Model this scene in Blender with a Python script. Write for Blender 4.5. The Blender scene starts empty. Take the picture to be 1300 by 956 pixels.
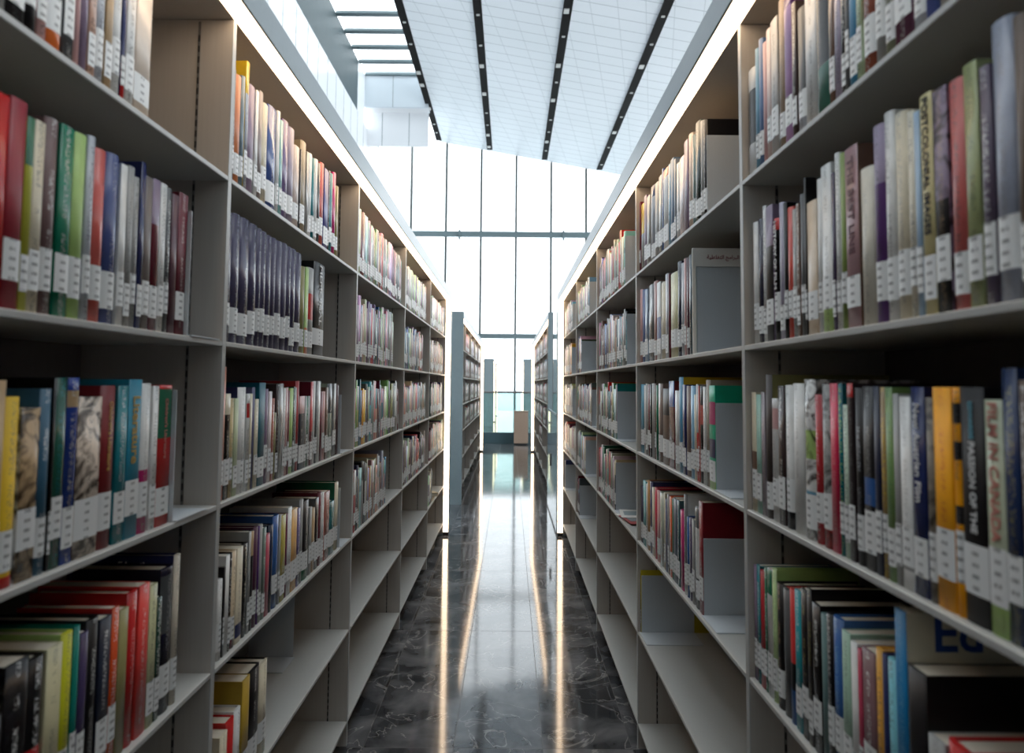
import bpy, math, random
from mathutils import Matrix, Vector
random.seed(11)
C = bpy.context.scene.collection
scn = bpy.context.scene

# ------------------------------------------------------------------ camera model
F_PX = 867.0
PT, YW, RL = .0635, .0021, -.0082
H = 1.305                                   # lens height above the floor; z below is measured from the floor
def _w(v):
    x, y, z = v
    return Vector((x*math.cos(YW)+y*math.sin(YW), -x*math.sin(YW)+y*math.cos(YW), z))
R0, U0, F0 = _w((1,0,0)), _w((0,-math.sin(PT),math.cos(PT))), _w((0,math.cos(PT),math.sin(PT)))
RV = R0*math.cos(RL) - U0*math.sin(RL)
UV = R0*math.sin(RL) + U0*math.cos(RL)
def ray(u, v): return F0 + RV*((u-650)/F_PX) + UV*((433-v)/F_PX)
EYE = Vector((0, 0, H))
def onX(u, v, X): r = ray(u, v); return EYE + r*(X/r.x)
def onY(u, v, Y): r = ray(u, v); return EYE + r*(Y/r.y)
def onZ(u, v, Z): r = ray(u, v); return EYE + r*((Z-H)/r.z)
def proj(p):
    q = Vector(p)-EYE; d = q.dot(F0)
    return 650+F_PX*q.dot(RV)/d, 433-F_PX*q.dot(UV)/d
cam = bpy.data.cameras.new('camera'); co = bpy.data.objects.new('camera', cam); C.objects.link(co)
co.matrix_world = Matrix(((RV.x,UV.x,-F0.x,0),(RV.y,UV.y,-F0.y,0),(RV.z,UV.z,-F0.z,H),(0,0,0,1)))
cam.sensor_width = 36; cam.lens = F_PX*36/1300; cam.shift_y = -45/1300
cam.clip_start = .02; cam.clip_end = 500
cam.dof.use_dof = True; cam.dof.focus_distance = 2.7; cam.dof.aperture_fstop = 4.2
scn.camera = co

# ------------------------------------------------------------------ sizes
WL, WR = .57, .464          # shelf front planes left / right of the lens
Y0, P = 1.359, 1.1564       # first upright seen, bay pitch
SH = [H+.4135, H+.0811, H-.2395, H-.5577, H-.8797, H-1.1982]   # top faces of the shelf edges
CEIL = H+.738               # underside of the canopy
TOP = H+.800
DEP = .278
def W(side): return WL if side == 'L' else WR
def sg(side): return -1 if side == 'L' else 1

# ------------------------------------------------------------------ materials
def lin(c):
    return tuple(((x/255)/12.92 if x/255 <= .04045 else ((x/255+.055)/1.055)**2.4) for x in c)
def mat(name, col=(180,180,180), rough=.5, metal=0, spec=.5, emit=None, strength=0):
    m = bpy.data.materials.new(name); m.use_nodes = True
    b = m.node_tree.nodes['Principled BSDF']
    b.inputs['Base Color'].default_value = (*lin(col), 1)
    b.inputs['Roughness'].default_value = rough; b.inputs['Metallic'].default_value = metal
    b.inputs['Specular IOR Level'].default_value = spec
    if emit:
        b.inputs['Emission Color'].default_value = (*emit, 1); b.inputs['Emission Strength'].default_value = strength
    return m
class NT:
    def __init__(s, m): s.t = m.node_tree; s.b = s.t.nodes['Principled BSDF']
    def n(s, ty, **kw):
        nd = s.t.nodes.new(ty)
        for k, v in kw.items(): setattr(nd, k, v)
        return nd
    def l(s, a, b): s.t.links.new(a, b)
    def math(s, op, a, b=None, c=None):
        nd = s.n('ShaderNodeMath', operation=op)
        for i, x in enumerate((a, b, c)):
            if x is None: continue
            if isinstance(x, (int, float)): nd.inputs[i].default_value = x
            else: s.l(x, nd.inputs[i])
        return nd.outputs[0]
    def mix(s, f, a, b):
        nd = s.n('ShaderNodeMix', data_type='RGBA')
        for i, x in ((0, f), (6, a), (7, b)):
            if isinstance(x, tuple): nd.inputs[i].default_value = x
            elif isinstance(x, (int, float)): nd.inputs[i].default_value = x
            else: s.l(x, nd.inputs[i])
        return nd.outputs[2]

def m_noise(name, c1, c2, scale=(1,1,1), sc=20, rough=.5, detail=3, bump=0, spec=.5, objcoord=True):
    m = mat(name, c1, rough, spec=spec); q = NT(m)
    tc = q.n('ShaderNodeTexCoord'); mp = q.n('ShaderNodeMapping'); mp.inputs['Scale'].default_value = scale
    q.l(tc.outputs['Object'], mp.inputs[0])
    no = q.n('ShaderNodeTexNoise'); no.inputs['Scale'].default_value = sc; no.inputs['Detail'].default_value = detail
    q.l(mp.outputs[0], no.inputs[0])
    q.l(q.mix(no.outputs['Fac'], (*lin(c1),1), (*lin(c2),1)), q.b.inputs['Base Color'])
    if bump:
        bp = q.n('ShaderNodeBump'); bp.inputs['Strength'].default_value = bump; bp.inputs['Distance'].default_value = .001
        q.l(no.outputs['Fac'], bp.inputs['Height']); q.l(bp.outputs[0], q.b.inputs['Normal'])
    return m
M_PANEL = m_noise('grained_laminate', (176,168,160), (188,181,173), (14,14,.6), 12, .45, 4)
M_SHELF = m_noise('grey_powder_coat', (176,176,172), (184,184,180), (1,1,1), 300, .36, 2, .05)
M_EDGE  = mat('pale_shelf_edge', (176,177,175), .38)
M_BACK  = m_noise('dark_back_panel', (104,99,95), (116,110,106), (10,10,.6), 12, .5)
M_FASC  = m_noise('blue_grey_paint', (122,133,138), (129,140,145), (1,1,1), 60, .32, 2)
M_ENDP  = m_noise('blue_grey_end_panel', (138,152,156), (146,160,164), (1,1,1), 30, .4, 2)
M_GAP   = mat('dark_joint_and_shade', (48,46,46), .6)
M_RAIL  = mat('steel_rail', (120,118,116), .4, .4)
M_LED   = mat('warm_light_strip', (255,240,220), .4, emit=(1,.76,.53), strength=5.5)
M_BEND  = m_noise('bookend_steel', (186,192,197), (192,198,203), (1,1,1), 200, .38, 2)
M_METAL = mat('mullion_metal', (66,74,74), .45, .1)
M_BEAM  = mat('beam_paint', (104,122,126), .5)
M_WHITE = mat('white_panel', (228,231,234), .22)
M_SLOT  = mat('slot_black', (16,14,13), .7, spec=.1)
M_FIT   = mat('slot_fitting', (190,190,186), .35)
M_GREEN = m_noise('dark_green_wall', (60,76,80), (68,84,88), (1,1,1), 2, .5)
M_WOOD  = m_noise('podium_wood', (150,128,112), (166,144,126), (12,12,1), 8, .45)
M_KERB  = mat('dark_kerb', (70,92,98), .3)
M_PAPER = mat('paper_white', (226,224,218), .6)
M_INK   = mat('ink', (30,28,34), .6)
M_INKR  = mat('ink_red', (140,50,60), .6)
M_GOLD  = mat('ink_gold', (196,160,84), .4)
M_INKW  = mat('ink_white', (222,222,222), .5)
M_INKB  = mat('ink_blue', (20,62,130), .5)
M_INKG  = mat('ink_teal', (96,170,190), .5)
M_INKRO = mat('ink_rose', (190,120,110), .5)

def glass(name, tint, refl=.9, body=None, bodyf=0):
    m = bpy.data.materials.new(name); m.use_nodes = True; t = m.node_tree; t.nodes.clear()
    o = t.nodes.new('ShaderNodeOutputMaterial'); tr = t.nodes.new('ShaderNodeBsdfTransparent'); tr.inputs[0].default_value = (*tint, 1)
    gl = t.nodes.new('ShaderNodeBsdfGlossy'); gl.inputs['Roughness'].default_value = .02; gl.inputs[0].default_value = (refl,refl,refl,1)
    fr = t.nodes.new('ShaderNodeFresnel'); fr.inputs[0].default_value = 1.5
    mx = t.nodes.new('ShaderNodeMixShader'); ge = t.nodes.new('ShaderNodeNewGeometry'); mu = t.nodes.new('ShaderNodeMath'); mu.operation = 'MULTIPLY'; iv = t.nodes.new('ShaderNodeMath'); iv.operation = 'SUBTRACT'
    iv.inputs[0].default_value = 1; t.links.new(ge.outputs['Backfacing'], iv.inputs[1]); t.links.new(fr.outputs[0], mu.inputs[0]); t.links.new(iv.outputs[0], mu.inputs[1]); t.links.new(mu.outputs[0], mx.inputs[0]); t.links.new(gl.outputs[0], mx.inputs[2])
    if body:
        df = t.nodes.new('ShaderNodeBsdfDiffuse'); df.inputs[0].default_value = (*lin(body), 1)
        m2 = t.nodes.new('ShaderNodeMixShader'); m2.inputs[0].default_value = bodyf
        t.links.new(tr.outputs[0], m2.inputs[1]); t.links.new(df.outputs[0], m2.inputs[2]); t.links.new(m2.outputs[0], mx.inputs[1])
    else: t.links.new(tr.outputs[0], mx.inputs[1])
    t.links.new(mx.outputs[0], o.inputs[0]); return m
M_GLASS = glass('facade_glass', (.80,.82,.83), .8)
M_GLASS2 = glass('balustrade_glass', (.78,.90,.88), .9, (170,200,198), .12)
M_GLASS3 = glass('partition_glass', (.80,.88,.88), 1, (190,205,208), .15)
M_PALE_REFL = glass('pale_reflection_glass', (.85,.9,.92), .9, (196,208,214), .7)  # pale body colour imitates a reflection in the lower glass

# floor: polished dark marble tiles
def make_floor_mat():
    m = mat('dark_marble_tiles', (40,42,46), .07, spec=.75); q = NT(m)
    tc = q.n('ShaderNodeTexCoord'); sp = q.n('ShaderNodeSeparateXYZ'); q.l(tc.outputs['Object'], sp.inputs[0])
    def joint(co, off, pitch, w):
        a = q.math('FRACT', q.math('DIVIDE', q.math('SUBTRACT', co, off - 50*pitch), pitch))
        a = q.math('MULTIPLY', q.math('MINIMUM', a, q.math('SUBTRACT', 1.0, a)), pitch)
        return q.math('LESS_THAN', a, w)
    jx = joint(sp.outputs[0], .128, .322, .0012); jy = joint(sp.outputs[1], 3.71, 1.17, .0016)
    j = q.math('MAXIMUM', jx, jy)
    ix = q.math('FLOOR', q.math('DIVIDE', q.math('SUBTRACT', sp.outputs[0], .128), .322))
    iy = q.math('FLOOR', q.math('DIVIDE', q.math('SUBTRACT', sp.outputs[1], 3.71), 1.17))
    cb = q.n('ShaderNodeCombineXYZ'); q.l(ix, cb.inputs[0]); q.l(iy, cb.inputs[1])
    wn = q.n('ShaderNodeTexWhiteNoise', noise_dimensions='3D'); q.l(cb.outputs[0], wn.inputs[0])
    ad = q.n('ShaderNodeVectorMath', operation='MULTIPLY_ADD')
    q.l(wn.outputs['Color'], ad.inputs[0]); ad.inputs[1].default_value = (7,7,7); q.l(tc.outputs['Object'], ad.inputs[2])
    n1 = q.n('ShaderNodeTexNoise'); n1.inputs['Scale'].default_value = 5; n1.inputs['Detail'].default_value = 8; n1.inputs['Distortion'].default_value = .5
    q.l(ad.outputs[0], n1.inputs[0])
    cloud = q.n('ShaderNodeValToRGB'); q.l(n1.outputs['Fac'], cloud.inputs[0])
    cloud.color_ramp.elements[0].position = .38; cloud.color_ramp.elements[0].color = (*lin((50,52,56)),1)
    cloud.color_ramp.elements[1].position = .72; cloud.color_ramp.elements[1].color = (*lin((122,122,124)),1)
    n2 = q.n('ShaderNodeTexNoise'); n2.inputs['Scale'].default_value = 3.2; n2.inputs['Detail'].default_value = 5; n2.inputs['Distortion'].default_value = 1.6
    q.l(ad.outputs[0], n2.inputs[0])
    v = q.math('SUBTRACT', 1.0, q.math('MULTIPLY', q.math('ABSOLUTE', q.math('SUBTRACT', n2.outputs['Fac'], .56)), 85.0))
    v = q.math('MULTIPLY', q.math('MAXIMUM', v, 0.0), .30)
    c = q.mix(v, cloud.outputs[0], (*lin((216,212,208)),1))
    c = q.mix(j, c, (*lin((20,21,23)),1)); q.l(c, q.b.inputs['Base Color'])
    q.l(q.math('ADD', q.math('MULTIPLY', j, .4), .075), q.b.inputs['Roughness'])
    n3 = q.n('ShaderNodeTexNoise'); n3.inputs['Scale'].default_value = 2.0; q.l(tc.outputs['Object'], n3.inputs[0])
    bp = q.n('ShaderNodeBump'); bp.inputs['Strength'].default_value = .03; bp.inputs['Distance'].default_value = .01
    q.l(n3.outputs['Fac'], bp.inputs['Height']); q.l(bp.outputs[0], q.b.inputs['Normal'])
    return m
M_FLOOR = make_floor_mat()

# ceiling: white tiles with fine joints, plus slanting lines painted as mullion reflections
def make_ceiling_mat():
    m = mat('white_ceiling_tiles', (214,222,226), .35); q = NT(m)
    tc = q.n('ShaderNodeTexCoord'); sp = q.n('ShaderNodeSeparateXYZ'); q.l(tc.outputs['Object'], sp.inputs[0])
    def joint(co, pitch, w):
        a = q.math('FRACT', q.math('DIVIDE', q.math('ADD', co, 100.0), pitch))
        a = q.math('MULTIPLY', q.math('MINIMUM', a, q.math('SUBTRACT', 1.0, a)), pitch)
        return q.math('LESS_THAN', a, w)
    jy = q.math('MULTIPLY', joint(sp.outputs[1], .55, .016), .55)
    dg = q.math('SUBTRACT', sp.outputs[0], q.math('MULTIPLY', sp.outputs[1], .21))
    jx = q.math('MULTIPLY', joint(dg, .78, .014), .25)  # faint slanting lines, mullion reflections painted into the colour
    j = q.math('MAXIMUM', jy, jx)
    no = q.n('ShaderNodeTexNoise'); no.inputs['Scale'].default_value = .35; q.l(tc.outputs['Object'], no.inputs[0])
    c = q.mix(no.outputs['Fac'], (*lin((216,222,225)),1), (*lin((230,234,239)),1))
    c = q.mix(j, c, (*lin((120,130,136)),1)); q.l(c, q.b.inputs['Base Color']); return m
M_CEIL = make_ceiling_mat()

# book cover: colours come from the mesh, titles are small printed marks
def make_cover_mat():
    m = mat('printed_book_cover', (128,128,128), .3, spec=.28); q = NT(m)
    a = q.n('ShaderNodeAttribute', attribute_name='Col'); t = q.n('ShaderNodeAttribute', attribute_name='Ttl')
    uv = q.n('ShaderNodeUVMap', uv_map='uv'); sp = q.n('ShaderNodeSeparateXYZ'); q.l(uv.outputs[0], sp.inputs[0])
    u, v = sp.outputs[0], sp.outputs[1]; al = t.outputs['Alpha']
    cb = q.n('ShaderNodeCombineXYZ'); q.l(q.math('MULTIPLY', u, 420.0), cb.inputs[0]); q.l(q.math('MULTIPLY', v, 420.0), cb.inputs[1])
    q.l(q.math('MULTIPLY', al, 97.0), cb.inputs[2])
    n = q.n('ShaderNodeTexNoise'); n.inputs['Scale'].default_value = 1; n.inputs['Detail'].default_value = 2; q.l(cb.outputs[0], n.inputs[0])
    gl = q.math('GREATER_THAN', n.outputs['Fac'], .53)
    cb2 = q.n('ShaderNodeCombineXYZ'); q.l(q.math('MULTIPLY', v, 22.0), cb2.inputs[1]); q.l(q.math('MULTIPLY', al, 53.0), cb2.inputs[2])
    n2 = q.n('ShaderNodeTexNoise'); n2.inputs['Scale'].default_value = 1; q.l(cb2.outputs[0], n2.inputs[0])
    w = q.math('GREATER_THAN', n2.outputs['Fac'], .44)
    band = q.math('LESS_THAN', q.math('ABSOLUTE', u), .0042)
    f = q.math('MULTIPLY', q.math('MULTIPLY', gl, w), q.math('MULTIPLY', band, q.math('GREATER_THAN', al, .001)))
    f = q.math('MULTIPLY', f, .6)
    # soft print variation so a jacket is not one flat tone
    tc = q.n('ShaderNodeTexCoord'); n3 = q.n('ShaderNodeTexNoise'); n3.inputs['Scale'].default_value = 28; n3.inputs['Detail'].default_value = 4
    q.l(tc.outputs['Object'], n3.inputs[0])
    hs = q.n('ShaderNodeHueSaturation'); q.l(a.outputs['Color'], hs.inputs['Color'])
    q.l(q.math('ADD', q.math('MULTIPLY', n3.outputs['Fac'], .5), .75), hs.inputs['Value'])
    q.l(q.mix(f, hs.outputs[0], t.outputs['Color']), q.b.inputs['Base Color'])
    q.l(q.math('ADD', q.math('MULTIPLY', a.outputs['Alpha'], .45), .16), q.b.inputs['Roughness'])
    return m
M_COVER = make_cover_mat()
def make_picture_mat():
    m = make_cover_mat(); m.name = 'printed_picture_cover'; q = NT(m)
    tc = q.n('ShaderNodeTexCoord'); n = q.n('ShaderNodeTexNoise'); n.inputs['Scale'].default_value = 22; n.inputs['Detail'].default_value = 5; n.inputs['Distortion'].default_value = 2.5
    q.l(tc.outputs['Object'], n.inputs[0]); r = q.n('ShaderNodeValToRGB'); q.l(n.outputs['Fac'], r.inputs[0])
    e = r.color_ramp.elements; e[0].position = .40; e[0].color = (*lin((52,42,38)),1); e[1].position = .56; e[1].color = (1,1,1,1)
    old = q.b.inputs['Base Color'].links[0].from_socket
    mx = q.n('ShaderNodeMix', data_type='RGBA', blend_type='MULTIPLY'); mx.inputs[0].default_value = .9
    q.l(old, mx.inputs[6]); q.l(r.outputs[0], mx.inputs[7]); q.l(mx.outputs[2], q.b.inputs['Base Color']); return m
M_PICT = make_picture_mat()
def make_label_mat():
    m = mat('call_number_label', (224,226,226), .45); q = NT(m)
    uv = q.n('ShaderNodeUVMap', uv_map='uv'); sp = q.n('ShaderNodeSeparateXYZ'); q.l(uv.outputs[0], sp.inputs[0])
    u, v = sp.outputs[0], sp.outputs[1]
    row = q.math('LESS_THAN', q.math('FRACT', q.math('DIVIDE', v, .0115)), .36)
    cb = q.n('ShaderNodeCombineXYZ'); q.l(q.math('MULTIPLY', u, 420.0), cb.inputs[0]); q.l(q.math('FLOOR', q.math('DIVIDE', v, .0115)), cb.inputs[1])
    oi = q.n('ShaderNodeObjectInfo'); q.l(q.math('MULTIPLY', oi.outputs['Random'], 40.0), cb.inputs[2])
    n = q.n('ShaderNodeTexNoise'); n.inputs['Scale'].default_value = 1; q.l(cb.outputs[0], n.inputs[0])
    g = q.math('GREATER_THAN', n.outputs['Fac'], .42)
    ins = q.math('LESS_THAN', q.math('ABSOLUTE', u), .0052)
    f = q.math('MULTIPLY', q.math('MULTIPLY', row, g), q.math('MULTIPLY', ins, .62))
    q.l(q.mix(f, (*lin((224,226,226)),1), (*lin((40,40,44)),1)), q.b.inputs['Base Color']); return m
M_LABEL = make_label_mat()
def make_page_mat():
    m = mat('paper_pages', (214,204,184), .8); q = NT(m)
    tc = q.n('ShaderNodeTexCoord'); mp = q.n('ShaderNodeMapping'); mp.inputs['Scale'].default_value = (1,900,1); q.l(tc.outputs['Object'], mp.inputs[0])
    n = q.n('ShaderNodeTexNoise'); n.inputs['Scale'].default_value = 1; q.l(mp.outputs[0], n.inputs[0])
    q.l(q.mix(n.outputs['Fac'], (*lin((184,174,156)),1), (*lin((228,220,204)),1)), q.b.inputs['Base Color']); return m
M_PAGES = make_page_mat()

# ------------------------------------------------------------------ mesh helpers
class MB:
    def __init__(s): s.v=[]; s.f=[]; s.m=[]; s.c=[]; s.t=[]; s.uv=[]; s.sm=[]
    def face(s, pts, mi=0, col=(1,1,1,0), ttl=(0,0,0,0), uvs=None, smooth=False):
        b = len(s.v); s.v += [tuple(p) for p in pts]; s.f.append(tuple(range(b, b+len(pts))))
        s.m.append(mi); s.c.append(col); s.t.append(ttl); s.uv.append(uvs or [(0,0)]*len(pts)); s.sm.append(smooth)
    def box(s, a, b, mi=0, **k):
        x0,x1 = sorted((a[0],b[0])); y0,y1 = sorted((a[1],b[1])); z0,z1 = sorted((a[2],b[2]))
        p = [(x0,y0,z0),(x1,y0,z0),(x1,y1,z0),(x0,y1,z0),(x0,y0,z1),(x1,y0,z1),(x1,y1,z1),(x0,y1,z1)]
        for q in ((3,2,1,0),(4,5,6,7),(0,1,5,4),(1,2,6,5),(2,3,7,6),(3,0,4,7)): s.face([p[i] for i in q], mi, **k)
    def tf(s, M):
        o = MB(); o.v = [tuple(M @ Vector(p)) for p in s.v]; o.f=s.f; o.m=s.m; o.c=s.c; o.t=s.t; o.uv=s.uv; o.sm=s.sm; return o
    def add(s, o):
        b = len(s.v); s.v += o.v; s.f += [tuple(i+b for i in f) for f in o.f]; s.m += o.m; s.c += o.c; s.t += o.t; s.uv += o.uv; s.sm += o.sm
    def build(s, name, mats, parent=None, attrs=False, weld=False):
        me = bpy.data.meshes.new(name); me.from_pydata(s.v, [], s.f)
        for m in (mats if isinstance(mats, (list, tuple)) else [mats]): me.materials.append(m)
        me.polygons.foreach_set('material_index', s.m)
        me.polygons.foreach_set('use_smooth', s.sm)
        if attrs:
            ul = me.uv_layers.new(name='uv'); fl = []
            for u in s.uv:
                for a in u: fl += a
            ul.data.foreach_set('uv', fl)
            for nm, src in (('Col', s.c), ('Ttl', s.t)):
                at = me.attributes.new(nm, 'FLOAT_COLOR', 'CORNER'); fl = []
                for f, c in zip(s.f, src): fl += list(c)*len(f)
                at.data.foreach_set('color', fl)
        if weld or any(s.sm) or True:
            import bmesh
            bm = bmesh.new(); bm.from_mesh(me); bmesh.ops.remove_doubles(bm, verts=bm.verts, dist=1e-6); bm.to_mesh(me); bm.free()
        me.update()
        o = bpy.data.objects.new(name, me); C.objects.link(o)
        if parent: o.parent = parent
        return o
def tag(o, label=None, cat=None, group=None, kind=None):
    if label: o['label'] = label
    if cat: o['category'] = cat
    if group: o['group'] = group
    if kind: o['kind'] = kind
    return o
def empty(name, loc, rz=0):
    o = bpy.data.objects.new(name, None); C.objects.link(o); o.location = loc; o.rotation_euler = (0,0,rz); o.empty_display_size = .1; return o
def bev(o, w, seg=1):
    m = o.modifiers.new('bevel', 'BEVEL'); m.width = w; m.segments = seg; m.limit_method = 'ANGLE'; return o
def text_mesh(name, body, size, material, parent, M, extrude=.0002, align='CENTER', squeeze=1):
    cu = bpy.data.curves.new(name, 'FONT'); cu.body = body; cu.size = size; cu.extrude = extrude; cu.align_x = align; cu.align_y = 'CENTER'
    cu.resolution_u = 3; cu.offset = size*.018
    t = bpy.data.objects.new(name, cu); C.objects.link(t)
    dg = bpy.context.evaluated_depsgraph_get(); me = bpy.data.meshes.new_from_object(t.evaluated_get(dg))
    bpy.data.objects.remove(t); me.name = name; me.materials.clear(); me.materials.append(material)
    me.transform(Matrix.Diagonal((squeeze,1,1,1))); me.transform(M)
    o = bpy.data.objects.new(name, me); C.objects.link(o); o.parent = parent; return o

# ------------------------------------------------------------------ the setting
def struct(o): o['kind'] = 'structure'; return o
b = MB(); b.box((-14,-5,-.12),(14,34.2,0)); struct(b.build('floor', M_FLOOR))
YWALL = 32.0
g1 = onY(558,180,YWALL); g4 = onY(760,217,YWALL)
sl = (g4.z-g1.z)/(g4.x-g1.x)
def cz(x): return g1.z + sl*(x-g1.x)
YC = -4.5
b = MB()
X1 = g1.x; XR = 13.0
RX0, RX1, RY0, RY1 = -2.9, 4.2, -3.6, 9.4  # bounds of the roof opening added for daylight
for x0, x1, y0, y1 in ((X1,RX0,YC,YWALL),(RX1,XR,YC,YWALL),(RX0,RX1,YC,RY0),(RX0,RX1,RY1,YWALL)):
    b.face([(x0,y0,cz(x0)),(x0,y1,cz(x0)),(x1,y1,cz(x1)),(x1,y0,cz(x1))])
    b.face([(x0,y0,cz(x0)+.15),(x1,y0,cz(x1)+.15),(x1,y1,cz(x1)+.15),(x0,y1,cz(x0)+.15)])
struct(b.build('ceiling', M_CEIL))
# dark slots running along the ceiling, with small fittings
slots = [((501.7,0),(558,180)),((605.6,0),(622,191)),((722,0),(691,204)),((851,0),(760,217))]
for i, (a, c) in enumerate(slots):
    x = onY(c[0], c[1], YWALL).x
    mb = MB(); w = .13
    mb.box((x-w,10,cz(x)-.03),(x+w,YWALL-.25,cz(x)+.02)); o = struct(mb.build('trim_%d'%(i+1), M_SLOT))
    fb = MB(); y = 12.3+i*.7; k = 0
    while y < YWALL-.6:
        r = random.random()
        L = .08 if r < .6 else .3
        fb.box((x-.05 if r<.6 else x-.1, y, cz(x)-.06),(x+.05, y+L*.8, cz(x)-.031)); y += 1.0+1.3*random.random()
    fb.build('slot_fitting', M_FIT, o)
b = MB(); b.box((-14,YC-.2,0),(14,YC,14)); struct(b.build('wall_back', M_FASC))
# left wall, the skylight well above it
YE = 27.5; XW = -6.1; ZT = H+12.7; ZM = H+10.7; ZB = H+11.37
b = MB(); b.box((XW-.3,YC,0),(XW,YWALL,ZM)); 
o = struct(b.build('wall_left', None or M_WHITE))
for y in range(0, 22): 
    pass
b = MB()
for k in range(33): b.box((XW-.001,YC+k*1.1,0),(XW+.004,YC+k*1.1+.015,ZM))
b.build('panel_joint', M_BEAM, o)
b = MB(); b.box((XW-.3,YC,ZM),(XW+.002,YE-1.3,ZT)); struct(b.build('wall_upper_left', M_GREEN))
b = MB(); b.box((XW-.3,YE-1.3,ZM),(XW+.002,YE,ZT)); struct(b.build('wall_upper_left_end', M_WHITE))
b = MB(); b.box((XW,YE,ZB),(X1,YE+.1,ZT+.2)); o = struct(b.build('wall_skylight_end', mat('pale_blue_grey_panel', (196,206,213), .4)))
b = MB(); b.box((XW+1.15,YE-.004,ZB),(XW+1.17,YE,ZT)); b.build('panel_joint', M_BEAM, o)
b = MB(); b.box((XW,YE+.1,ZB),(X1,YE+.6,ZB+.1)); struct(b.build('trim_5', M_WHITE))
b = MB(); b.box((XW,YE+.6,H+9.95),(X1-.05,YE+.7,ZB+.1)); o = struct(b.build('trim_6', M_WHITE))
b = MB()
for x in (XW+.62, XW+1.75): b.box((x,YE+.595,H+9.95),(x+.02,YE+.6,ZB))
b.build('panel_joint', M_BEAM, o)
b = MB(); b.box((X1-.02,YC,cz(X1)),(X1+.06,YE,ZT+.1)); struct(b.build('wall_skylight_right', M_WHITE))
sk = struct(empty('window_2', ((XW+X1)/2, YC, ZT)))
def chw(mb, name, m, par):                     # build in world coords under a parent standing elsewhere
    o = mb.build(name, m); o.parent = par; o.matrix_parent_inverse = Matrix.Translation(par.location).inverted(); return o
for k in range(27):
    mb = MB(); y = YE-.1-k*1.17; mb.box((XW,y,ZT),(X1,y+.24,ZT+.08)); chw(mb, 'skylight_beam', M_BEAM, sk)
mb = MB(); mb.box((XW,YC,ZT+.26),(X1,YE,ZT+.28)); chw(mb, 'pane', M_GLASS, sk)
rl = struct(empty('added_roof_window', (0, 5, cz(0))))  # unseen roof opening, added to bring daylight to the nearest shelves
for k in range(12):
    mb = MB(); y = RY0+k*1.17; zz = cz(RX0); mb.box((RX0,y,zz-.05),(RX1,y+.1,zz+.1)); chw(mb, 'skylight_beam', M_BEAM, rl)
mb = MB(); mb.box((RX0,RY0,cz(RX0)+.2),(RX1,RY1,cz(RX0)+.22)); chw(mb, 'pane', M_GLASS, rl)
# far glazed wall
fw = struct(empty('window_1', (0, YWALL, 0)))
for k in range(-5, 7):
    x = onY(655+44.6*k, 300, YWALL).x
    mb = MB(); mb.box((x-.05,YWALL,0),(x+.05,YWALL+.18,cz(x) if x > X1 else H+12)); chw(mb, 'mullion', M_METAL, fw)
zb0, zb1 = onY(650,301.5,YWALL).z, onY(650,294.8,YWALL).z
mb = MB(); mb.box((-7,YWALL-.14,zb0),(7,YWALL+.02,zb1)); chw(mb, 'transom', M_BEAM, fw)
for k in (-3.5,-1.5,1.5,3.5):
    mb = MB(); x = onY(588+44.6*k,300,YWALL).x if False else 1.64*k; mb.box((x-.04,YWALL-.2,zb0-.12),(x+.04,YWALL+.02,zb1+.06)); chw(mb, 'bracket', M_BEAM, fw)
zc0, zc1 = onY(650,430,YWALL).z, onY(650,424,YWALL).z
mb = MB(); mb.box((-7,YWALL-.1,zc0),(7,YWALL+.02,zc1)); chw(mb, 'transom', M_BEAM, fw)
mb = MB(); mb.box((-9,YWALL+.2,0),(9,YWALL+.22,H+12)); chw(mb, 'pane', M_GLASS, fw)
# pale paving outside the glass wall
b = MB(); b.box((-60,YWALL+2.3,-.3),(60,160,-.1)); struct(b.build('ground', mat('pale_paving', (205,214,218), .6)))

# glass balustrade and timber box in front of the far void
yb = onZ(640,563,0).y
ba = tag(empty('glass_balustrade', (0,yb,0)), 'glass balustrade with slim steel handrail across the far end of the aisle', 'balustrade')
mb = MB(); mb.box((-1.9,yb,0),(1.9,yb+.12,.24)); chw(mb, 'kerb', M_KERB, ba)
zr = onY(640,498,yb).z
for x in (-1.9,-.62,.26,1.14):
    mb = MB(); mb.box((x+.01,yb+.05,.24),(x+(.86 if x>-1.9 else 1.26),yb+.064,zr-.02)); chw(mb, 'glass_panel', M_GLASS2, ba)
mb = MB(); mb.box((-1.9,yb+.03,zr-.02),(1.9,yb+.085,zr+.02)); bev(chw(mb, 'handrail', M_RAIL, ba), .008, 2)
yp = yb-.32
pa, pb = onY(652.3,565,yp), onY(670.5,522,yp)
pd = tag(empty('wooden_podium', ((pa.x+pb.x)/2,yp+.13,0)), 'small plain brown wooden podium standing before the glass balustrade', 'podium')
mb = MB(); mb.box((pa.x,yp,.03),(pb.x,yp+.26,pb.z-.02)); bev(chw(mb, 'body', M_WOOD, pd), .004)
mb = MB(); mb.box((pa.x-.008,yp-.008,pb.z-.02),(pb.x+.008,yp+.268,pb.z)); bev(chw(mb, 'top', M_WOOD, pd), .004)
mb = MB(); mb.box((pa.x+.02,yp+.02,0),(pb.x-.02,yp+.24,.03)); chw(mb, 'plinth', M_GAP, pd)

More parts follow.
